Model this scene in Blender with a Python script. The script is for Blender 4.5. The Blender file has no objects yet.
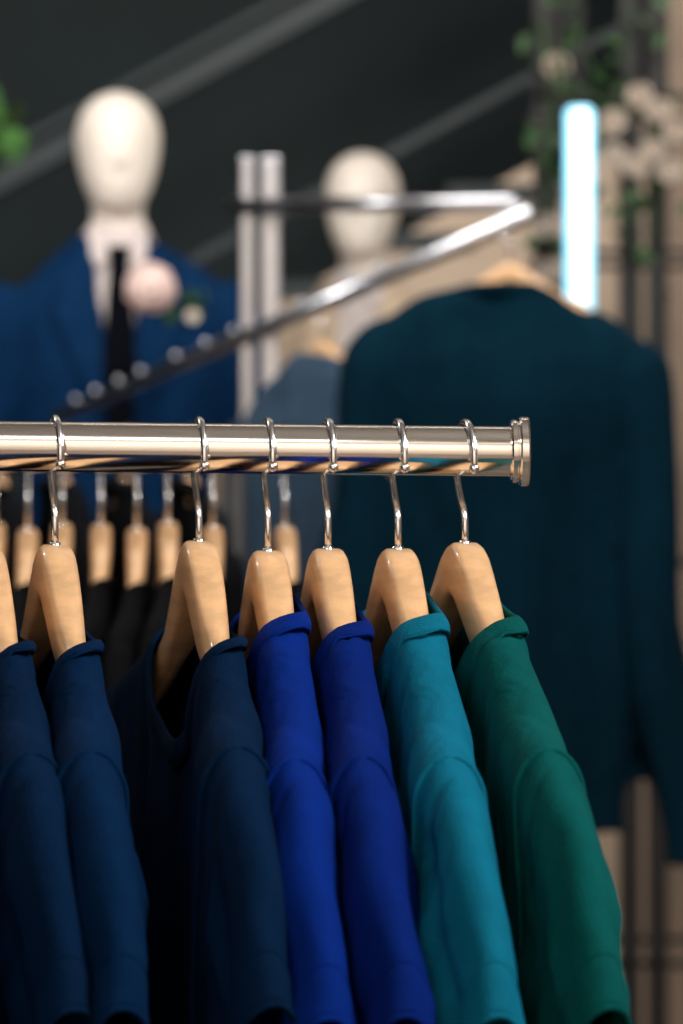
import bpy, bmesh, math, random
import numpy as np
from mathutils import Vector, Matrix, noise
from mathutils.bvhtree import BVHTree
random.seed(4)
S=bpy.context.scene
COL=S.collection
F=2600.0; CAMY=-1.3; CAMZ=1.25
def PX(px,py,D):
    s=F/D
    return Vector(((px-341.5)/s, CAMY+D, CAMZ+(512-py)/s))

# ---------------------------------------------------------------- materials
def srgb(r,g,b):
    f=lambda c:(c/255/12.92) if c/255<=0.04045 else ((c/255+0.055)/1.055)**2.4
    return (f(r),f(g),f(b),1)
def mat(name,col,rough=.6,metal=0,sheen=0,bump=0,bscale=200,var=0,vscale=6,emit=0,stretch=None,spec=None,coat=0,weave=False):
    m=bpy.data.materials.new(name); m.use_nodes=True
    nt=m.node_tree; b=nt.nodes['Principled BSDF']
    b.inputs['Base Color'].default_value=col
    b.inputs['Roughness'].default_value=rough
    b.inputs['Metallic'].default_value=metal
    b.inputs['Coat Weight'].default_value=coat
    if spec is not None: b.inputs['Specular IOR Level'].default_value=spec
    if sheen:
        b.inputs['Sheen Weight'].default_value=sheen
        b.inputs['Sheen Roughness'].default_value=.4
        b.inputs['Sheen Tint'].default_value=tuple(min(1,c*3+.01) for c in col[:3])+(1,)
    tc=nt.nodes.new('ShaderNodeTexCoord'); mp=nt.nodes.new('ShaderNodeMapping')
    nt.links.new(tc.outputs['Object'],mp.inputs['Vector'])
    if stretch: mp.inputs['Scale'].default_value=stretch
    n=nt.nodes.new('ShaderNodeTexNoise'); n.inputs['Scale'].default_value=vscale; n.inputs['Detail'].default_value=5
    nt.links.new(mp.outputs[0],n.inputs['Vector'])
    if var:
        r=nt.nodes.new('ShaderNodeValToRGB')
        r.color_ramp.elements[0].position=.3; r.color_ramp.elements[1].position=.7
        r.color_ramp.elements[0].color=tuple(c*(1-var) for c in col[:3])+(1,)
        r.color_ramp.elements[1].color=tuple(min(1,c*(1+var)) for c in col[:3])+(1,)
        nt.links.new(n.outputs['Fac'],r.inputs[0]); nt.links.new(r.outputs[0],b.inputs['Base Color'])
    if bump:
        n2=nt.nodes.new('ShaderNodeTexNoise'); n2.inputs['Scale'].default_value=bscale; n2.inputs['Detail'].default_value=3
        nt.links.new(mp.outputs[0],n2.inputs['Vector'])
        bp=nt.nodes.new('ShaderNodeBump'); bp.inputs['Strength'].default_value=bump; bp.inputs['Distance'].default_value=.001
        nt.links.new(n2.outputs['Fac'],bp.inputs['Height'])
        last=bp
        if weave:
            n3=nt.nodes.new('ShaderNodeTexNoise'); n3.inputs['Scale'].default_value=19; n3.inputs['Detail'].default_value=2; n3.inputs['Distortion'].default_value=.8
            mp2=nt.nodes.new('ShaderNodeMapping'); mp2.inputs['Scale'].default_value=(1.3,1.3,.35)
            nt.links.new(tc.outputs['Object'],mp2.inputs['Vector']); nt.links.new(mp2.outputs[0],n3.inputs['Vector'])
            b2=nt.nodes.new('ShaderNodeBump'); b2.inputs['Strength'].default_value=.8; b2.inputs['Distance'].default_value=.011
            nt.links.new(n3.outputs['Fac'],b2.inputs['Height']); nt.links.new(bp.outputs[0],b2.inputs['Normal']); last=b2
        nt.links.new(last.outputs[0],b.inputs['Normal'])
    return m
def fabric(name,r,g,b,**k):
    a=dict(rough=.85,sheen=.04,bump=.8,bscale=900,var=.12,vscale=40,spec=.06,weave=True); a.update(k)
    return mat(name,srgb(r,g,b),**a)
chrome=mat('chrome',(.97,.94,.90,1),rough=.13,metal=1,var=.02,vscale=20)
chrome_b=mat('chrome_brushed',(.50,.52,.57,1),rough=.28,metal=1,var=.04,vscale=20)
chrome_l=mat('chrome_light',(.60,.64,.70,1),rough=.26,metal=1,var=.04,vscale=20)
wire_m=mat('hook_wire',(.97,.98,1,1),rough=.2,metal=1)
black_m=mat('black_metal',srgb(16,16,18),rough=.6,var=.1)
mann_m=mat('mannequin_white',srgb(242,233,222),rough=.5,var=.03,bump=.1)
wallm=mat('dark_wall',srgb(29,42,45),rough=.85,var=.12,vscale=3,bump=.3,bscale=60)
beige=mat('beige_plaster',srgb(150,134,120),rough=.85,var=.15,vscale=5,bump=.3,bscale=60)
cream=mat('cream_panel',srgb(214,194,174),rough=.7,var=.05,vscale=4)
stairm=mat('stair_metal',srgb(40,53,58),rough=.55,var=.05)
leafm=mat('leaf',srgb(46,82,40),rough=.55,var=.35,vscale=20)
petalm=mat('petal',srgb(226,214,202),rough=.6,var=.05,vscale=30)
pinkm=mat('petal_pink',srgb(252,228,222),rough=.6,var=.04,vscale=30)
woodm=mat('beech_wood',srgb(228,182,134),rough=.36,var=.17,vscale=14,stretch=(1,5,11),coat=.3,bump=.08,bscale=120)

# ---------------------------------------------------------------- helpers
def mesh_obj(name,verts,faces,m=None,parent=None,smooth=True,loc=None):
    me=bpy.data.meshes.new(name); me.from_pydata([tuple(v) for v in verts],[],faces); me.update()
    ob=bpy.data.objects.new(name,me); COL.objects.link(ob)
    if m: me.materials.append(m)
    if smooth:
        for p in me.polygons: p.use_smooth=True
    if parent: ob.parent=parent
    if loc is not None: ob.location=loc
    return ob
def fixn(ob,weld=0):
    bm=bmesh.new(); bm.from_mesh(ob.data)
    if weld: bmesh.ops.remove_doubles(bm,verts=bm.verts,dist=weld)
    bmesh.ops.recalc_face_normals(bm,faces=bm.faces); bm.to_mesh(ob.data); bm.free()
def empty(name,loc=(0,0,0),rz=0,ry=0):
    e=bpy.data.objects.new(name,None); COL.objects.link(e); e.empty_display_size=.05
    e.location=loc; e.rotation_euler=(0,ry,rz); return e
def loft(name,secs,m,parent=None,n=32,power=2.0):
    V=[];Fc=[]
    for (cx,cy,z,rx,ry) in secs:
        for i in range(n):
            a=2*math.pi*i/n; c,s=math.cos(a),math.sin(a)
            V.append((cx+rx*math.copysign(abs(c)**(2/power),c),cy+ry*math.copysign(abs(s)**(2/power),s),z))
    for k in range(len(secs)-1):
        for i in range(n):
            j=(i+1)%n; Fc.append((k*n+i,k*n+j,(k+1)*n+j,(k+1)*n+i))
    Fc.append(tuple(range(n))[::-1]); Fc.append(tuple((len(secs)-1)*n+i for i in range(n)))
    ob=mesh_obj(name,V,Fc,m,parent); fixn(ob); return ob
def tube_path(name,pts,radii,m,parent=None,n=16,flat=1.0,caps=True):
    pts=[Vector(p) for p in pts]; V=[];Fc=[]
    if not hasattr(radii,'__len__'): radii=[radii]*len(pts)
    up=Vector((0,1,0)) if abs((pts[-1]-pts[0]).normalized().y)<.9 else Vector((0,0,1))
    for k,p in enumerate(pts):
        t=(pts[min(k+1,len(pts)-1)]-pts[max(k-1,0)]).normalized()
        a=t.cross(up).normalized(); b=a.cross(t).normalized()
        for i in range(n):
            an=2*math.pi*i/n
            V.append(p+a*math.cos(an)*radii[k]+b*math.sin(an)*radii[k]*flat)
    for k in range(len(pts)-1):
        for i in range(n):
            j=(i+1)%n; Fc.append((k*n+i,k*n+j,(k+1)*n+j,(k+1)*n+i))
    if caps:
        Fc.append(tuple(range(n))[::-1]); Fc.append(tuple((len(pts)-1)*n+i for i in range(n)))
    ob=mesh_obj(name,V,Fc,m,parent); fixn(ob); return ob
def box(name,a,b,m,parent=None,bev=0.0):
    a=Vector(a);b=Vector(b)
    V=[(x,y,z) for x in (a.x,b.x) for y in (a.y,b.y) for z in (a.z,b.z)]
    Fc=[(0,1,3,2),(4,6,7,5),(0,4,5,1),(2,3,7,6),(0,2,6,4),(1,5,7,3)]
    ob=mesh_obj(name,V,Fc,m,parent,smooth=False); fixn(ob)
    if bev:
        md=ob.modifiers.new('b','BEVEL'); md.width=bev; md.segments=2
    return ob
def join(obs,name):
    bm=bmesh.new(); 
    for o in obs:
        me=o.data.copy(); me.transform(o.matrix_basis); bm.from_mesh(me)
    me=bpy.data.meshes.new(name); bm.to_mesh(me); bm.free()
    me.materials.append(obs[0].data.materials[0])
    par=obs[0].parent
    for o in obs: bpy.data.objects.remove(o)
    ob=bpy.data.objects.new(name,me); COL.objects.link(ob); ob.parent=par
    for p in me.polygons: p.use_smooth=True
    return ob
def remesh(ob,vs=.01,smooth=6,noise_amp=0,nscale=(6,6,2),seed=0):
    md=ob.modifiers.new('r','REMESH'); md.mode='VOXEL'; md.voxel_size=vs; md.use_smooth_shade=True
    sm=ob.modifiers.new('s','SMOOTH'); sm.iterations=smooth; sm.factor=.5
    dg=bpy.context.evaluated_depsgraph_get(); dg.update()
    me=bpy.data.meshes.new_from_object(ob.evaluated_get(dg))
    ob.modifiers.clear(); old=ob.data; mt=old.materials[0]; ob.data=me
    if not me.materials: me.materials.append(mt)
    if noise_amp:
        ns=[v.normal.copy() for v in me.vertices]
        for v,nn in zip(me.vertices,ns):
            q=Vector((v.co.x*nscale[0]+seed,v.co.y*nscale[1],v.co.z*nscale[2]))
            v.co+=nn*noise_amp*noise.noise(q)
    for p in me.polygons: p.use_smooth=True
    return ob
def smst(x): 
    x=max(0,min(1,x)); return x*x*(3-2*x)
def rnd(x):
    x=max(0,min(1,x)); return math.sqrt(max(0,1-(1-x)**2))

# ---------------------------------------------------------------- hanger
RR=.0125; WR=.0018
HU=[0,.008,.018,.03,.05,.08,.12,.16,.2,.225]
HT=[0,-.0012,-.0055,-.0145,-.0290,-.0465,-.0635,-.077,-.0885,-.1]
HB=[-.0265,-.029,-.036,-.044,-.0565,-.072,-.088,-.101,-.110,-.112]
def htop(u): return float(np.interp(abs(u),HU,HT))
def hbot(u): return float(np.interp(abs(u),HU,HB))
APX=-.049
def hanger(loc,rz,apx=APX,span=.196,name='clothes_hanger'):
    e=empty(name,loc,rz)
    us=sorted(set([round(x,4) for x in list(np.linspace(-span,span,95))]+[0.0]))
    n=20;V=[];Fc=[]
    def sm(f,u): return (f(u-.006)+2*f(u)+f(u+.006))/4
    for u in us:
        t=sm(htop,u)+apx; b=sm(hbot,u)+apx
        if abs(u)<.004: t=apx
        endf=rnd((span+.0005-abs(u))/.012)
        hw=(.0094-.0032*smst(abs(u)/.10))*(.3+.7*endf)
        pw=.42+.55*smst((abs(u)-.045)/.035)
        c=(t+b)/2; h=(t-b)/2*(.4+.6*endf)
        for i in range(n):
            a=2*math.pi*i/n; ca,sa=math.cos(a),math.sin(a)
            V.append((u,-.35*u*u+hw*math.copysign(abs(ca)**pw,ca),c+h*math.copysign(abs(sa)**(.5+.45*smst((abs(u)-.045)/.035)),sa)))
    for k in range(len(us)-1):
        for i in range(n):
            j=(i+1)%n;Fc.append((k*n+i,k*n+j,(k+1)*n+j,(k+1)*n+i))
    Fc.append(tuple(range(n))[::-1]);Fc.append(tuple((len(us)-1)*n+i for i in range(n)))
    o=mesh_obj('wood_arms',V,Fc,woodm,e);fixn(o)
    R=.019; wc=RR+WR-R
    P=[]
    for k in range(0,27):
        a=math.radians(-14+k*(232)/26)
        P.append((R*math.cos(a),0,wc+R*math.sin(a)))
    P+=[(-.0085,0,wc-.0195),(-.003,0,wc-.0245),(-.0005,0,wc-.029),(0,0,wc-.034),(0,0,apx-.004)]
    tube_path('wire_hook',P,WR,wire_m,e,n=12)
    bpy.ops.mesh.primitive_uv_sphere_add(segments=14,ring_count=8,radius=.0027,location=(P[0][0],0,P[0][2]))
    s=bpy.context.object; s.name='hook_tip'; s.data.materials.append(wire_m); s.parent=e
    for p in s.data.polygons:p.use_smooth=True
    tube_path('ferrule',[(0,0,apx-.003),(0,0,apx+.0008)],.0028,wire_m,e,n=14)
    return e

# ---------------------------------------------------------------- t-shirt
def tshirt(loc,rz,m,seed=0,T=.0148,apx=APX,un=.082,dip=.055,collar=.015,amp=.004,res=1.0,hem=-.70,name='t_shirt',slv=(.30,-.176),nn_=.30):
    e=empty(name,loc,rz)
    rs=random.Random(seed); ph=[rs.uniform(0,6.28) for _ in range(8)]
    NC=int(88*res)//2*2; NA=int(38*res); NB=int(40*res); NS=int(36*res)
    LIFT=.0055; RD=.021
    P0=(.205,htop(.205)+LIFT); P1=(.186,-.24); H0=slv; H1=(.228,slv[1]-.115)
    HM=hem; a=(P0[1]-P1[1])/(P0[1]-HM)
    rows=[a*(k/NA)**1.6 for k in range(NA+1)]+[a+(1-a)*(k/NB) for k in range(1,NB+1)]
    def wt(u,side):
        au=abs(u); base=htop(max(au,un))+LIFT
        if au<un:
            k=1-(au/un)**2
            return base-(dip*k**.62 if side<0 else .004*k)
        return htop(au)+LIFT
    def ucol(c,s):
        if s<a: hw=P0[0]+(P1[0]-P0[0])*smst(s/a)
        else: hw=P1[0]+(.2-P1[0])*((s-a)/(1-a))
        return c*hw
    def fold(u,w):
        d=max(0,-.06-w); r=smst(d/.28)
        f=amp*r*(math.sin(u*38+ph[0]+w*5)+.6*math.sin(u*71+ph[1]-w*7)+.5*math.sin(u*20+ph[2]+w*12))
        f+=.004*smst(d/.05)*noise.noise(Vector((u*25+seed*7,w*9,0)))
        return f
    def ffold(u,w,side):
        d=max(0,-.07-w)
        r=smst(d/.08)
        f=.0055*math.exp(-((abs(u)-.15-.12*w)/.011)**2)-.005*math.exp(-((abs(u)-.118-.2*w)/.013)**2)
        f+=.0045*math.exp(-((abs(u)-.085-.25*w)/.011)**2)-.003*math.exp(-((abs(u)-.05-.2*w)/.012)**2)
        f+=.006*noise.noise(Vector((u*34+side*3+seed,w*6+u*8,seed)))
        f+=.002*noise.noise(Vector((u*80+side*3+seed,w*14-u*25,seed*2)))
        return r*f
    V=[];Fc=[];idx={}
    def add(k,p):
        if k not in idx: idx[k]=len(V);V.append(p)
        return idx[k]
    side_t={}
    for side in (-1,1):
        for j,s in enumerate(rows):
            for i in range(NC+1):
                c=-1+2*i/NC
                c=math.copysign(abs(c)**.9,c) if c else 0
                utop=c*P0[0]; top=wt(utop,side); w=top+(HM-top)*s
                u=ucol(c,s); dt=top-w
                ee=RD*math.sqrt(max(0,1-(utop/un)**2)) if abs(utop)<un else 0
                Tb=T*(1+.15*smst(dt/.3))
                neck=(1-smst((abs(utop)-un)/.07))*(1-smst(dt/.09))
                Tb*=1-nn_*neck
                t=Tb*rnd((dt+ee)/RD)
                sd=rnd((1-abs(c))*.2/.022); k=smst((s-a+.04)/.04) if s<a else 1
                t*=1-(1-sd)*k
                tt=t+ffold(u,w,side)*(t/T)
                V_=(u,side*tt+fold(u,w)-.35*min(abs(u),.2)**2,w+apx)
                add((side,'b',i,j),V_)
                if j<=NA and i in (0,NC): side_t[(side,i,j)]=(u,w,tt)
        for j in range(len(rows)-1):
            for i in range(NC):
                Fc.append((idx[(side,'b',i,j)],idx[(side,'b',i+1,j)],idx[(side,'b',i+1,j+1)],idx[(side,'b',i,j+1)]))
        for sg,i in ((-1,0),(1,NC)):
            for p in range(NS+1):
                pf=p/NS
                for j in range(NA+1):
                    bu,bw,bt=side_t[(side,i,j)]
                    q=(j/NA)**1.6
                    hu=H0[0]+(H1[0]-H0[0])*q; hw_=H0[1]+(H1[1]-H0[1])*q
                    if p==0:
                        u,w=bu,bw
                    else:
                        u=abs(bu)+(hu-abs(bu))*pf; w=bw+(hw_-bw)*pf
                        bl=.008*math.sin(math.pi*pf)**.8*(1-q)
                        u+=bl; w+=bl*.9; u*=sg
                    L=.13
                    rr_=rnd(q*L/(.021+.012*pf))*rnd((1-q)*L/.03)
                    ts=.0150*rr_*(1-.16*pf)
                    nz=.005*noise.noise(Vector((q*9+seed*3,pf*2.2+q*2,side*.3+sg*2)))+.0016*noise.noise(Vector((q*5+pf*7+seed,pf*4-q*6,side+sg*2)))
                    # long soft creases running down the sleeve
                    c1=.20+.10*math.sin(seed*2.1+side); c2=.48+.08*math.sin(seed*3.3-side)
                    nz-=.0034*math.exp(-((q-c1-.12*pf)/.05)**2)*smst(pf*4)
                    nz+=.0022*math.exp(-((q-c1-.11-.12*pf)/.05)**2)*smst(pf*4)
                    nz-=.0036*math.exp(-((q-c2+.08*pf)/.06)**2)*smst(pf*4)
                    ts+=nz*rr_*min(1,q*4+.15)
                    if pf>.84: ts+=.0011*rnd(q*9)*rnd((1-q)*9)
                    k=smst(pf*6)
                    t=bt*(1-k)+ts*k
                    t-=.0022*math.exp(-((pf-.035)/.025)**2)*rr_*(1 if p else 0)
                    t=max(t,0)
                    add((side,sg,p,j),(u,side*t+fold(u,w)-.35*.04,w+apx))
            for p in range(NS):
                for j in range(NA):
                    Fc.append((idx[(side,sg,p,j)],idx[(side,sg,p+1,j)],idx[(side,sg,p+1,j+1)],idx[(side,sg,p,j+1)]))
    o=mesh_obj('jersey_body',V,Fc,m,e); fixn(o,weld=2e-5)
    so=o.modifiers.new('th','SOLIDIFY'); so.thickness=.0012; so.offset=-1
    def seam(nm,keys,r=.0011):
        tube_path(nm,[V[idx[k]] for k in keys],r,m,e,n=6)
    for sg,i in ((-1,0),(1,NC)):
        ks=[(-1,sg,0,j) for j in range(NA,-1,-1)]+[(1,sg,0,j) for j in range(1,NA+1)]
        seam('armhole_seam',ks,.0015)
        p=int(NS*.85); ks=[(-1,sg,p,j) for j in range(NA-1,-1,-1)]+[(1,sg,p,j) for j in range(1,NA)]
        seam('cuff_stitch',ks,.0006)
        seam('cuff_edge',[(-1,sg,NS,j) for j in range(NA-1,-1,-1)]+[(1,sg,NS,j) for j in range(1,NA)],.0013)
    # collar band
    ring=[]
    fr=[i for i in range(NC+1) if abs(V[idx[(-1,'b',i,0)]][0])<=un+.004]
    for i in fr: ring.append(Vector(V[idx[(-1,'b',i,0)]]))
    for i in fr[::-1][1:-1]: ring.append(Vector(V[idx[(1,'b',i,0)]]))
    n=len(ring);CV=[];CF=[];K=6
    for k,p in enumerate(ring):
        Q=Vector((0,0,htop(un)+apx+.035))
        d=(Q-p); d.y*=.25; d.normalize()
        nrm=Vector((p.x*.15,p.y+.35*p.x*p.x,0))
        if nrm.length<1e-5: nrm=Vector((1,0,0))
        nrm.normalize()
        cl=collar*(1-.3*smst((abs(p.x)/un-.6)/.4))
        lift=Vector((0,0,.002))*smst((abs(p.x)-.05)/.03)
        for h in range(K+1):
            hf=h/K
            CV.append(p-d*.003+d*(cl+.003)*hf+nrm*(.0013+.0014*math.sin(math.pi*hf))+lift)
    for k in range(n):
        k2=(k+1)%n
        for h in range(K):
            CF.append((k*(K+1)+h,k2*(K+1)+h,k2*(K+1)+h+1,k*(K+1)+h+1))
    c=mesh_obj('rib_collar',CV,CF,m,e); fixn(c)
    md=c.modifiers.new('sm','SMOOTH'); md.iterations=2
    so=c.modifiers.new('th','SOLIDIFY'); so.thickness=.0026; so.offset=0
    su=c.modifiers.new('ss','SUBSURF'); su.levels=1; su.render_levels=1
    seam_pts=[Vector(CV[k*(K+1)]) for k in range(n)]
    tube_path('collar_seam',seam_pts+[seam_pts[0]],.0011,m,e,n=6,caps=False)
    return e

# ---------------------------------------------------------------- front rack
RZ=1.283
def railz(x): return RZ-.0105*(x+.17)
rack=empty('clothing_rack')
XL=-1.0; XE=.0885
def lathe_x(name,prof,m,parent,y0,zf,n=48):
    V=[];Fc=[]
    for x,r in prof:
        for i in range(n):
            a=2*math.pi*i/n; V.append((x,y0+r*math.cos(a),zf(x)+r*math.sin(a)))
    for k in range(len(prof)-1):
        for i in range(n):
            j=(i+1)%n;Fc.append((k*n+i,k*n+j,(k+1)*n+j,(k+1)*n+i))
    Fc.append(tuple(range(n)));Fc.append(tuple((len(prof)-1)*n+i for i in range(n))[::-1])
    o=mesh_obj(name,V,Fc,m,parent);fixn(o)
    md=o.modifiers.new('e','EDGE_SPLIT'); md.split_angle=math.radians(35)
    return o
lathe_x('front_rail',[(XL,RR),(-.5,RR),(0,RR),(XE-.004,RR)],chrome,rack,0,railz)
lathe_x('end_cap',[(XE-.0045,.0128),(XE-.004,.0152),(XE-.0032,.0158),(XE-.001,.0158),(XE-.0006,.0150),(XE,.0150),(XE+.0003,.0168),(XE+.001,.0174),(XE+.0042,.0174),(XE+.005,.0168),(XE+.0053,.012)],chrome,rack,0,railz)
YB=1.0; ZB=CAMZ+(512-457)/F*(YB-CAMY)
lathe_x('back_rail',[(XL,RR),(.04,RR)],chrome,rack,YB,lambda x:ZB)
lathe_x('end_cap',[(.039,.0128),(.040,.017),(.045,.017),(.046,.012)],chrome,rack,YB,lambda x:ZB)
for y,z in ((0,railz(XL)),(YB,ZB)):
    tube_path('upright',[(XL,y,.02),(XL,y,z+.03)],.016,chrome,rack,n=24)
tube_path('base_bar',[(XL,-.15,.02),(XL,1.15,.02)],.02,chrome,rack)
tube_path('cross_bar',[(XL,0,.7),(XL,YB,.7)],.012,chrome,rack)
tube_path('base_foot',[(XL,-.1,.02),(-.1,-.1,.02)],.018,chrome,rack)
tube_path('base_foot',[(XL,1.1,.02),(-.1,1.1,.02)],.018,chrome,rack)

navy=fabric('jersey_navy',0,32,66)
navy2=fabric('jersey_navy_dark',0,28,58)
royal=fabric('jersey_royal',2,38,122)
royal2=fabric('jersey_royal_deep',2,32,108)
teal=fabric('jersey_teal',8,104,132)
green=fabric('jersey_green',2,80,79)
blackf=fabric('jersey_black',7,8,11,sheen=0)
def hookx(px): return (px-341.5)/2000
specs=[(-100,16,navy,11,.0,.010,.05,.100,.25),(-15,17,navy2,1,-.001,.010,.05,.096,.20),(55,14.5,navy,2,.0,.011,.05,.098,.18),(199,11.3,navy2,3,.002,.010,.06,.098,.18),(268,8.8,royal,4,-.003,.018,.045,.070,.04),
       (328,8.4,royal2,5,-.002,.017,.045,.078,.06),(398,8.8,teal,6,-.002,.021,.045,.074,.04),(465,11.2,green,7,.001,.021,.05,.082,.05)]
for px,ang,m,sd,dz,cb,dip,un,nn in specs:
    x=hookx(px); rz=math.radians(ang-90); z=railz(x)
    ap=APX+dz-(z-RZ)
    hanger((x,0,z),rz,ap)
    tshirt((x,0,z),rz,m,sd,apx=ap,collar=cb,dip=dip,un=un,nn_=nn,amp=.002 if sd in(4,5) else .0035,T=.0138 if sd in (4,5) else .0150)
sB=F/(YB-CAMY)
for k,(px,ang) in enumerate([(-40,6),(-5,6),(28,5),(62,6),(101,5),(137,4),(168,5),(213,4),(285,6)]):
    x=(px-341.5)/sB
    ap=-.060+.003*math.sin(k*2.3)
    hanger((x,YB,ZB),math.radians(ang-90),ap)
    tshirt((x,YB,ZB),math.radians(ang-90),blackf,20+k,res=.5,T=.0135,amp=.0015,un=.10,dip=.03,collar=.008,apx=ap)

# ---------------------------------------------------------------- generic garments
def arm_pts(pts,n=14):
    pts=[Vector(p) for p in pts]; out=[]
    for k in range(n+1):
        t=k/n*(len(pts)-1); i=min(int(t),len(pts)-2); out.append(pts[i].lerp(pts[i+1],t-i))
    return out
def decal(name,poly,bvh,m,parent,off=.004,thick=.004,sub=4,front=-1,smo=0):
    bm=bmesh.new(); vs=[bm.verts.new((x,0,z)) for x,z in poly]; bm.faces.new(vs)
    bmesh.ops.triangulate(bm,faces=bm.faces)
    for _ in range(sub): bmesh.ops.subdivide_edges(bm,edges=bm.edges[:],cuts=1,use_grid_fill=True)
    for v in bm.verts:
        h=bvh.ray_cast(Vector((v.co.x,front*1.0,v.co.z)),Vector((0,-front,0)))
        y=h[0].y if h[0] else 0
        v.co.y=y+front*off
    bmesh.ops.recalc_face_normals(bm,faces=bm.faces)
    me=bpy.data.meshes.new(name); bm.to_mesh(me); bm.free(); me.materials.append(m)
    ob=bpy.data.objects.new(name,me); COL.objects.link(ob); ob.parent=parent
    so=ob.modifiers.new('t','SOLIDIFY'); so.thickness=thick; so.offset=0
    for p in me.polygons:p.use_smooth=True
    return ob
def bvh_of(ob):
    bm=bmesh.new();bm.from_mesh(ob.data);b=BVHTree.FromBMesh(bm);bm.free();return b

def petals(name,m,r,n,parent,loc,seed=0):
    rs=random.Random(seed);V=[];Fc=[]
    for k in range(n):
        f=k/n; az=k*2.4; tilt=.15+1.25*f; rr=r*(.35+.65*f)
        M=Matrix.Rotation(az,4,'Y')@Matrix.Rotation(tilt,4,'X')
        b=len(V);N=6
        for i in range(N+1):
            for j in range(N+1):
                u=i/N*2-1; v=j/N
                w=rr*.75*math.sin(math.pi*min(1,.18+v*.8))**.6
                p=Vector((u*w,-rr*v*.95,(-.35*rr*(1-u*u)*math.sin(v*2.6)+.1*rr*rs.random()*.2)))
                V.append(M@p)
        for i in range(N):
            for j in range(N):
                q=b+i*(N+1)+j;Fc.append((q,q+1,q+N+2,q+N+1))
    o=mesh_obj(name,V,Fc,m,parent,loc=loc); return o
def rose(name,m,r,parent,loc):
    V=[];Fc=[]
    def shell(az,pol,size,cr):
        b=len(V);N=8
        M=Matrix.Rotation(az,4,'Y')@Matrix.Rotation(-pol,4,'Z')
        for i in range(N+1):
            for j in range(N+1):
                u=(i/N*2-1); v=(j/N*2-1)
                x=u*math.sqrt(1-v*v/2)*size; z=v*math.sqrt(1-u*u/2)*size
                rim=max(abs(u),abs(v))
                y=-math.sqrt(max(.0001,cr*cr-min(x*x+z*z,cr*cr*.98)))-(.10*cr*rim**3)
                V.append(M@Vector((x,y,z)))
        for i in range(N):
            for j in range(N):
                q=b+i*(N+1)+j;Fc.append((q,q+1,q+N+2,q+N+1))
    shell(0,0,r*.9,r*.86)
    for ring_,(npet,pol,sz,cr) in enumerate(((3,.35,.42,.9),(5,.75,.5,.95),(7,1.2,.55,.98),(8,1.65,.6,.98))):
        for k in range(npet): shell(k*2*math.pi/npet+ring_*.5,pol,r*sz,r*(cr+.02*(k%2)))
    return mesh_obj(name,V,Fc,m,parent,loc=loc)
def leaves(name,pts,m,parent,size=.05,seed=0,loc=None):
    rs=random.Random(seed);V=[];Fc=[]
    for p in pts:
        M=Matrix.Translation(p)@Matrix.Rotation(rs.uniform(0,6.28),4,'Z')@Matrix.Rotation(rs.uniform(-1.2,1.2),4,'X')@Matrix.Rotation(rs.uniform(0,6.28),4,'Y')
        s=size*rs.uniform(.6,1.3);b=len(V);N=5
        for i in range(N+1):
            v=i/N; w=.28*math.sin(math.pi*v**.8)
            for u in (-1,0,1): V.append(M@Vector((u*w*s,v*s,(abs(u)*.1*w-.25*v*v)*s)))
        for i in range(N):
            for u in range(2):
                q=b+i*3+u;Fc.append((q,q+1,q+4,q+3))
    return mesh_obj(name,V,Fc,m,parent,loc=loc)

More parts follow.
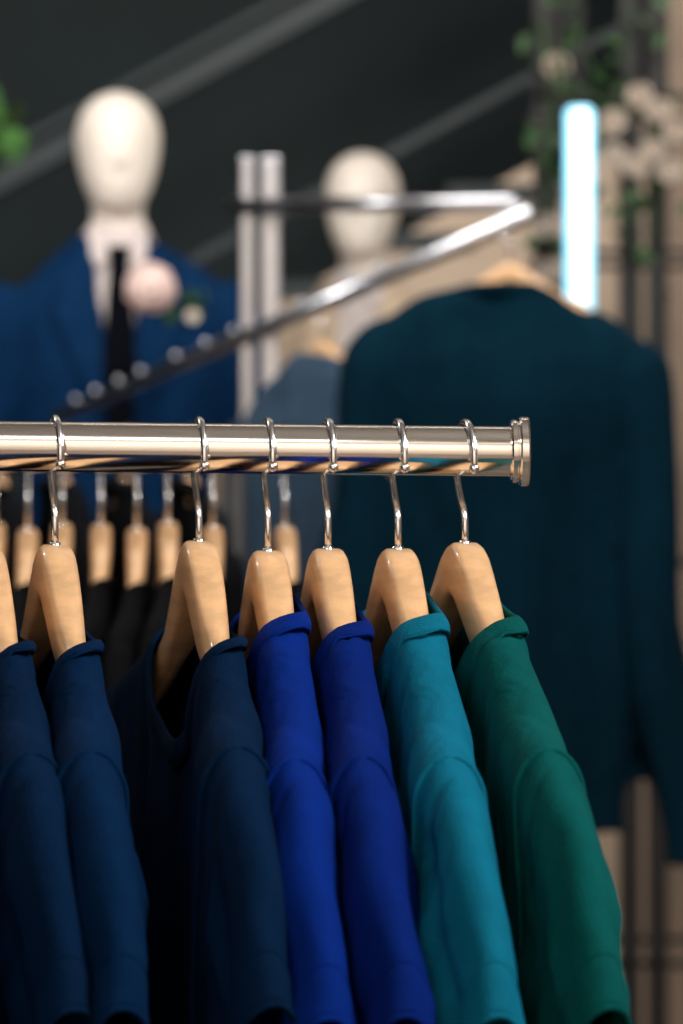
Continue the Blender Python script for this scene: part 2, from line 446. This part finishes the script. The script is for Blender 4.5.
def mannequin(loc,rz,suit,shirt,tie,flower=False,sc=1.0,headw=.078):
    e=empty('mannequin',loc,rz); e.scale=(sc,)*3
    T=loft('t',[(0,0,.80,.19,.13),(0,0,.95,.182,.125),(0,0,1.12,.16,.112),(0,0,1.25,.175,.12),(0,-.005,1.38,.196,.128),(0,0,1.47,.205,.12),(0,.005,1.53,.195,.1),(0,.01,1.57,.15,.085),(0,.015,1.605,.1,.072),(0,.015,1.63,.068,.062)],suit,e,power=2.4)
    obs=[T]
    for sg in (-1,1):
        P=arm_pts([(sg*.17,0,1.52),(sg*.212,.0,1.475),(sg*.245,.01,1.33),(sg*.262,.0,1.2),(sg*.268,-.03,1.05),(sg*.262,-.06,.93)])
        R=list(np.interp(range(len(P)),[0,3,8,14],[.052,.066,.06,.05]))
        obs.append(tube_path('a',P,R,suit,e,n=20))
    j=join(obs,'suit_jacket'); j.parent=e; remesh(j,.011,7,.016,(9,9,4),3)
    B=bvh_of(j)
    decal('dress_shirt',[(-.062,1.625),(.062,1.625),(.062,1.50),(.014,1.28),(-.014,1.28),(-.062,1.50)],B,shirt,e,.003,.003)
    for sg in (-1,1):
        decal('lapel',[(sg*.055,1.63),(sg*.085,1.60),(sg*.110,1.52),(sg*.092,1.505),(sg*.118,1.485),(sg*.064,1.36),(sg*.004,1.25),(sg*.024,1.36),(sg*.058,1.50)],B,suit,e,.011,.009)
        decal('pocket_flap',[(sg*.08,1.02),(sg*.15,1.02),(sg*.15,.97),(sg*.08,.97)],B,suit,e,.005,.005,3)
        decal('shirt_collar_wing',[(sg*.004,1.602),(sg*.05,1.655),(sg*.066,1.62),(sg*.036,1.56)],B,shirt,e,.012,.005,3)
    if tie:
        decal('tie',[(-.021,1.605),(.021,1.605),(.017,1.57),(.031,1.38),(.024,1.27),(-.024,1.27),(-.031,1.38),(-.017,1.57)],B,tie,e,.014,.008)
    for z in (1.2,1.1): 
        h=B.ray_cast(Vector((0.0,-1,z)),Vector((0,1,0)))[0]
        bpy.ops.mesh.primitive_uv_sphere_add(segments=16,ring_count=8,radius=.009,location=(0,h.y-.003,z)); s=bpy.context.object; s.name='button'; s.scale.y=.4; s.parent=e; s.data.materials.append(black_m)
    loft('collar_band',[(0,.012,1.585,.07,.066),(0,.01,1.61,.064,.062),(0,.008,1.645,.058,.058)],shirt,e)
    zc=1.668
    prof=[(0,-.035,.0,.022,.03),(0,-.034,.006,.038,.045),(0,-.028,.022,.053,.064),(0,-.018,.05,.066,.083),(0,-.008,.085,.077,.096),(0,-.002,.12,.083,.103),(0,.0,.15,.084,.103),(0,.002,.178,.077,.095),(0,.003,.2,.063,.078),(0,.003,.215,.043,.054),(0,.003,.223,.022,.028),(0,.003,.226,.004,.005)]
    k=headw/.084
    hd=loft('h',[(a,b,zc+z,rx*k,ry) for a,b,z,rx,ry in prof],mann_m,e,n=40)
    nk=loft('n',[(0,.012,1.58,.056,.056),(0,.01,1.62,.05,.05),(0,.006,1.67,.047,.05),(0,.002,1.73,.052,.06),(0,0,1.76,.04,.05)],mann_m,e)
    ns=tube_path('n2',[(0,-.098,zc+.125),(0,-.104,zc+.1),(0,-.103,zc+.078)],[.006,.010,.012],mann_m,e)
    h=join([hd,nk,ns],'head_and_neck'); h.parent=e; remesh(h,.006,10)
    obs=[loft('p',[(0,0,.78,.17,.115),(0,0,.9,.165,.11),(0,0,.95,.15,.1)],suit,e)]
    for sg in (-1,1):
        obs.append(loft('l',[(sg*.1,0,.05,.055,.065),(sg*.1,0,.4,.065,.07),(sg*.092,0,.7,.085,.095),(sg*.085,0,.86,.09,.105)],suit,e))
    tr=join(obs,'trousers'); tr.parent=e; remesh(tr,.014,4)
    for sg in (-1,1):
        loft('shoe',[(sg*.1,-.05,0,.045,.13),(sg*.1,-.05,.03,.045,.125),(sg*.1,-.02,.06,.04,.085),(sg*.1,0,.09,.035,.05)],black_m,e)
    for sg in (-1,1):
        tube_path('hand',[(sg*.262,-.06,.95),(sg*.262,-.068,.9),(sg*.258,-.075,.84),(sg*.252,-.08,.77)],[.026,.034,.032,.012],mann_m,e,flat=.5)
    if flower:
        h=B.ray_cast(Vector((.062,-1,1.535)),Vector((0,1,0)))[0]
        rose('boutonniere_rose',pinkm,.044,e,(.055,h.y-.03,1.525))
        leaves('boutonniere_leaves',[Vector((.09+.008*i,h.y-.02,1.485+.006*(i%3))) for i in range(9)],leafm,e,.05,2)
        rose('boutonniere_bud',petalm,.012,e,(.13,h.y-.02,1.478))
    return e
suit1=fabric('suit_blue',8,42,78)
beigesuit=fabric('suit_beige',205,184,160)
shirtw=fabric('shirt_white',212,202,200)
tiem=fabric('tie_navy',6,8,16)
D1=4.75; p=PX(118,92,D1)
podium=box('display_podium',(p.x-.45,p.y-.3,0),(p.x+.74,p.y+.85,.12),cream)
mannequin((p.x,p.y,.12),math.radians(6),suit1,shirtw,tiem,True,sc=(p.z-.12)/1.894)
D2=5.25; p=PX(363,152,D2)
mannequin((p.x,p.y,.12),math.radians(-8),beigesuit,shirtw,None,False,sc=(p.z-.12)/1.894)

def jacket(loc,rz,m,W=.465,L=.78,name='jacket',slant=.04,z0=-.075,seed=0,thin=1.0,vs=.0075):
    e=empty(name,loc,rz); h=W/2
    secs=[(0,0,z0-L+.02,h*.86,.078),(0,0,z0-L*.8,h*.84,.078),(0,0,z0-L*.5,h*.78,.078),(0,0,z0-L*.3,h*.82,.08),(0,0,z0-.16,h*.90,.075),(0,0,z0-.10,h*.92,.064),(0,0,z0-.075,h*.87,.054),(0,0,z0-.055,h*.76,.048),(0,0,z0-.035,h*.60,.044),(0,0,z0-.017,h*.43,.042),(0,0,z0-.003,h*.28,.038),(0,0,z0+.006,h*.2,.032)]
    secs=[(a,b,c,d,f*thin) for a,b,c,d,f in secs]
    obs=[loft('b',secs,m,e,power=2.6)]
    for sg in (-1,1):
        P=arm_pts([(sg*h*.70,0,z0-.092),(sg*(h-.048),0,z0-.120),(sg*(h-.033),-.01*thin,z0-.3),(sg*(h-.016+slant*.4),-.03*thin,z0-.5),(sg*(h-.010+slant),-.05*thin,z0-L-.02)])
        R=list(np.interp(range(len(P)),[0,3,8,14],[.04,.058,.054,.046]))
        obs.append(tube_path('s',P,R,m,e,n=20,flat=.9*thin))
    j=join(obs,'jacket_shell'); j.parent=e; remesh(j,vs,4,.034*min(1,thin),(14,8,3),seed)
    P=[]
    for k in range(21):
        a=math.pi*k/20-math.pi/2
        P.append((math.sin(a)*h*.30,-.034*math.cos(a)*thin-.004,z0-.012+.014*math.cos(a)))
    tube_path('collar_roll',P,.010,m,e,n=12)
    B=bvh_of(j)
    decal('back_seam',[(-.002,z0-.05),(.002,z0-.05),(.002,z0-L+.03),(-.002,z0-L+.03)],B,m,e,.001,.002,3)
    return e
tealj=fabric('wool_dark_teal',2,32,46,rough=.95)
greyj=fabric('wool_grey_blue',54,74,94)
# waterfall rack
r2=empty('clothing_rack')
A0=PX(532,213,3.70); A1=PX(58,417,4.32)
tube_path('sloping_arm',[A0,A1],.013,chrome_l,r2,n=24)
def onarm(px):
    best=None
    for k in range(401):
        q=A0.lerp(A1,k/400); x=341.5+q.x*F/(q.y-CAMY)
        if best is None or abs(x-px)<best[0]: best=(abs(x-px),q)
    return best[1]
q=onarm(256); 
topz=PX(0,155,q.y-CAMY).z
for dx,r in ((-.014,.010),(.022,.0145)):
    box('post',(q.x+dx-r,q.y+.02,.0),(q.x+dx+r,q.y+.02+2*r,topz),chrome_b,r2,bev=.003)
bz=PX(0,205,q.y-CAMY+.02).z
C0=Vector((q.x-.04,q.y+.02,bz)); C1=PX(515,203,3.72)
tube_path('top_bar',[C0,C1],.011,chrome_b,r2,n=20)
tube_path('bar_bracket',[C1,A0.lerp(A1,.03)],.010,chrome_b,r2)
tube_path('base',[(q.x-.3,q.y+.03,.02),(q.x+.5,q.y+.03,.02)],.02,chrome_b,r2)
tube_path('base',[(q.x,q.y-.3,.02),(q.x,q.y+.3,.02)],.02,chrome_b,r2)
for px in (75,95,118,140,175,205,232,300,350,380):
    a=onarm(px)
    tube_path('peg',[a+Vector((0,0,.008)),a+Vector((0,-.004,.022))],[.003,.004],chrome_b,r2,n=10)
q=onarm(510)
hanger((q.x,q.y,q.z+.002),math.radians(4),-.060,span=.115)
jacket((q.x-.018,q.y,q.z),math.radians(4),tealj,W=.472,L=.80,z0=-.100,seed=5,slant=.038)
q=onarm(322)
hanger((q.x,q.y,q.z+.002),math.radians(-52),-.06,span=.11)
jacket((q.x,q.y,q.z),math.radians(-52),greyj,W=.42,L=.7,z0=-.09,seed=9,thin=.8,slant=0.0)

# low rack of black jackets between the two, added to darken the gap
r3=empty('clothing_rack')
DR=3.35; zr=PX(0,438,DR).z; yr=CAMY+DR; xr=PX(236,0,DR).x
tube_path('rail',[(-1.15,yr,zr),(xr+.01,yr,zr)],.0125,black_m,r3)
for x in (-1.12,xr):
    tube_path('upright',[(x,yr,.02),(x,yr,zr)],.0125,black_m,r3)
    tube_path('foot',[(x,yr-.24,.02),(x,yr+.24,.02)],.018,black_m,r3)
wb=fabric('wool_black',9,11,15,sheen=0)
for k in range(8):
    x=xr-.06-k*.082
    hanger((x,yr,zr),math.radians(-72),-.05,span=.10)
    jacket((x,yr,zr),math.radians(-72),wb,W=.42,L=.68,z0=-.062,seed=30+k,thin=.42,slant=0,vs=.009)

# ---------------------------------------------------------------- staircase
st=empty('staircase')
def poly_slab(name,pp,y0,y1,m,parent):
    n=len(pp);V=[(x,y0,z) for x,z in pp]+[(x,y1,z) for x,z in pp]
    Fc=[tuple(range(n)),tuple(range(n,2*n))[::-1]]+[(i,(i+1)%n,n+(i+1)%n,n+i) for i in range(n)]
    o=mesh_obj(name,V,Fc,m,parent,smooth=False);fixn(o);return o
DS=5.9; sl=.545
a=PX(262,312,DS)
def zz(x,base): return base.z+(x-base.x)*sl
poly_slab('understair_panel',[(a.x,0),(a.x,a.z),(.70,zz(.70,a)),(.70,0)],a.y,a.y+.06,cream,st)
for k in range(5):
    x=a.x+.02+k*.2; z=zz(x,a)
    box('tread_%d'%k,(x,a.y-.01,z+.02),(x+.26,a.y+.5,z+.06),stairm,st)
poly_slab('stringer',[(a.x-.4,zz(a.x-.4,a)-.05),(1.6,zz(1.6,a)-.05),(1.6,zz(1.6,a)+.02),(a.x-.4,zz(a.x-.4,a)+.02)],a.y+.5,a.y+.54,stairm,st)
c=PX(200,258,DS)
poly_slab('lower_rail',[(-1.2,zz(-1.2,c)-.012),(1.0,zz(1.0,c)-.012),(1.0,zz(1.0,c)+.012),(-1.2,zz(-1.2,c)+.012)],c.y-.02,c.y+.0,stairm,st)
b=PX(0,180,DS)
poly_slab('handrail',[(-2.6,zz(-2.6,b)-.035),(1.0,zz(1.0,b)-.035),(1.0,zz(1.0,b)+.02),(-2.6,zz(-2.6,b)+.02)],b.y-.04,b.y,stairm,st)
poly_slab('handrail_top',[(-2.6,zz(-2.6,b)+.045),(1.0,zz(1.0,b)+.045),(1.0,zz(1.0,b)+.062),(-2.6,zz(-2.6,b)+.062)],b.y-.04,b.y,stairm,st)

# ---------------------------------------------------------------- lattice stand, garland, led
sh=empty('metal_display_stand')
DG=5.0
for px,w in ((541,.013),(569,.009),(627,.014),(656,.015),(720,.012)):
    g=PX(px,0,DG); box('upright',(g.x-w,g.y,0),(g.x+w,g.y+.02,2.75),black_m,sh)
    box('upright_back',(g.x-w+.05,g.y+.28,0),(g.x+w*.6+.05,g.y+.3,2.75),black_m,sh)
gl=PX(541,0,DG); gr=PX(720,0,DG)
for z in (.05,.38,1.15,1.75,2.05,2.4,2.74):
    for dy in (0,.28): box('crossbar',(gl.x-.01,gl.y+dy,z-.006),(gr.x+.01,gl.y+dy+.016,z+.006),black_m,sh)
ga=empty('flower_garland')
rs=random.Random(8); pts=[]
for (px,py,n,sp) in ((556,60,12,.03),(548,150,12,.025),(552,250,10,.03),(615,190,10,.035),(608,90,9,.04),(640,130,12,.06),(655,250,10,.05),(640,45,10,.05)):
    c=PX(px,py,DG-.07)
    for _ in range(n): pts.append(c+Vector((rs.gauss(0,sp),rs.uniform(-.02,.02),rs.gauss(0,sp*1.4))))
leaves('leaves',pts,leafm,ga,.045,3)
tube_path('vine',[PX(541,20,DG-.03),PX(552,100,DG-.03),PX(548,200,DG-.03),PX(556,300,DG-.03),PX(565,360,DG-.03)],.004,leafm,ga,n=8)
tube_path('vine',[PX(541,60,DG-.03),PX(600,100,DG-.03),PX(650,120,DG-.03),PX(657,240,DG-.03)],.004,leafm,ga,n=8)
for i,(px,py) in enumerate(((557,65),(640,95),(614,120),(652,150),(636,165),(550,270),(660,110),(614,155),(546,225),(676,130),(670,170))):
    petals('flower_%d'%i,petalm,.031,12,ga,PX(px,py,DG-.08),i)

led=empty('led_tube_light')
DL=4.7
t0=PX(579.5,318,DL); t1=PX(579.5,108,DL)
ledm=bpy.data.materials.new('led_glow'); ledm.use_nodes=True
nt=ledm.node_tree; bs=nt.nodes['Principled BSDF']; bs.inputs['Base Color'].default_value=(.6,.9,1,1)
bs.inputs['Emission Color'].default_value=(.10,.60,.9,1); bs.inputs['Emission Strength'].default_value=1.5
corem=bpy.data.materials.new('led_core'); corem.use_nodes=True
cs=corem.node_tree.nodes['Principled BSDF']; cs.inputs['Base Color'].default_value=(1,1,1,1)
cs.inputs['Emission Color'].default_value=(.75,.96,1,1); cs.inputs['Emission Strength'].default_value=2.4
rr=.026
tube_path('diffuser',[t0,t0.lerp(t1,.02),t0.lerp(t1,.98),t1],[rr*.8,rr,rr,rr*.8],ledm,led,n=28)
tube_path('bright_strip',[t0+Vector((0,-rr*.75,.012)),t1+Vector((0,-rr*.75,-.012))],.014,corem,led,n=16)
for z in (t0.z+.06,t1.z-.06):
    box('clip',(t0.x-.035,t0.y+rr*.8,z-.008),(t0.x+.02,t0.y+.29,z+.008),black_m,led)

hp=empty('hanging_plant')
c=PX(-70,150,5.1)
loft('pot',[(c.x,c.y,c.z-.1,.06,.06),(c.x,c.y,c.z-.05,.09,.09),(c.x,c.y,c.z,.1,.1)],black_m,hp)
for a in (0,2.1,4.2): tube_path('cord',[(c.x+.095*math.cos(a),c.y+.095*math.sin(a),c.z),(c.x,c.y,3.2)],.002,black_m,hp,n=6)
rs=random.Random(3)
leafb=mat('leaf_bright',srgb(66,112,52),rough=.55,var=.35,vscale=20)
leaves('foliage',[c+Vector((rs.gauss(.035,.06),rs.gauss(0,.05),rs.uniform(0,.07))) for _ in range(100)],leafb,hp,.08,5)

# ---------------------------------------------------------------- room
floorm=mat('floor_tile',srgb(120,104,92),rough=.35,var=.15,vscale=2,bump=.1,bscale=30)
ceilm=mat('ceiling_white',srgb(190,186,180),rough=.9,var=.05)
frontm=mat('warm_wall',srgb(232,216,200),rough=.9,var=.05)
box('floor',(-3.2,-4,-.1),(3.2,5.7,0),floorm)
box('ceiling',(-3.2,-4,3.2),(3.2,5.7,3.3),ceilm)
box('wall_back',(-3.2,5.5,0),(3.2,5.6,3.2),wallm)
box('wall_left',(-3.3,-4,0),(-3.2,5.6,3.2),wallm)
box('wall_right',(3.2,-4,0),(3.3,5.6,3.2),beige)
box('wall_front',(-3.2,-4.1,0),(3.2,-4,3.2),frontm)
g=PX(664,0,5.75)
box('pillar',(g.x,g.y,0),(g.x+.8,g.y+.12,3.2),beige)
box('baseboard_back',(-3.2,5.48,0),(3.2,5.5,.1),stairm)

# ---------------------------------------------------------------- lights
def area(name,loc,tgt,sx,sy,power,col=(1,1,1)):
    l=bpy.data.lights.new(name,'AREA'); l.shape='RECTANGLE'; l.size=sx; l.size_y=sy; l.energy=power; l.color=col
    o=bpy.data.objects.new(name,l); COL.objects.link(o); o.location=loc
    o.rotation_euler=(Vector(tgt)-Vector(loc)).to_track_quat('-Z','Y').to_euler(); return o
area('key_softbox',(1.5,-.7,2.7),(0,0,1.15),.8,.8,52,(1,.98,.95))
area('fill_front',(-.8,-2.0,3.1),(-.2,0,1.1),1.6,.5,13,(.92,.96,1))  # added fill light, no real ceiling fixture
area('front_wall_fill',(0,-2.2,2.9),(0,-4,1.5),3.0,.3,105,(1,.94,.88))  # added to brighten the wall that the chrome rail reflects
area('mannequin_fill',(.3,1.6,3.1),(-.2,3.4,1.6),1.4,.5,52,(1,.94,.88))  # added to light the mannequins' fronts, no real fixture
area('spot_left',(-1.8,1.8,2.9),(-.4,3.4,1.7),.4,.4,30,(1,.95,.9))
area('spot_back_right',(1.4,3.4,3.0),(.9,5.0,1.2),.4,.4,13,(1,.9,.8))
w=bpy.data.worlds.new('w'); S.world=w; w.use_nodes=True
w.node_tree.nodes['Background'].inputs[0].default_value=(.5,.6,.7,1); w.node_tree.nodes['Background'].inputs[1].default_value=.15

# ---------------------------------------------------------------- camera
cd=bpy.data.cameras.new('camera'); cam=bpy.data.objects.new('camera',cd); COL.objects.link(cam)
cam.location=(0,CAMY,CAMZ); cam.rotation_euler=(math.radians(90),0,0)
cd.sensor_fit='VERTICAL'; cd.sensor_height=36; cd.lens=F/1024*36
cd.dof.use_dof=True; cd.dof.focus_distance=1.25; cd.dof.aperture_fstop=7.6
S.camera=cam
S.view_settings.view_transform='Standard'
S.view_settings.look='None'
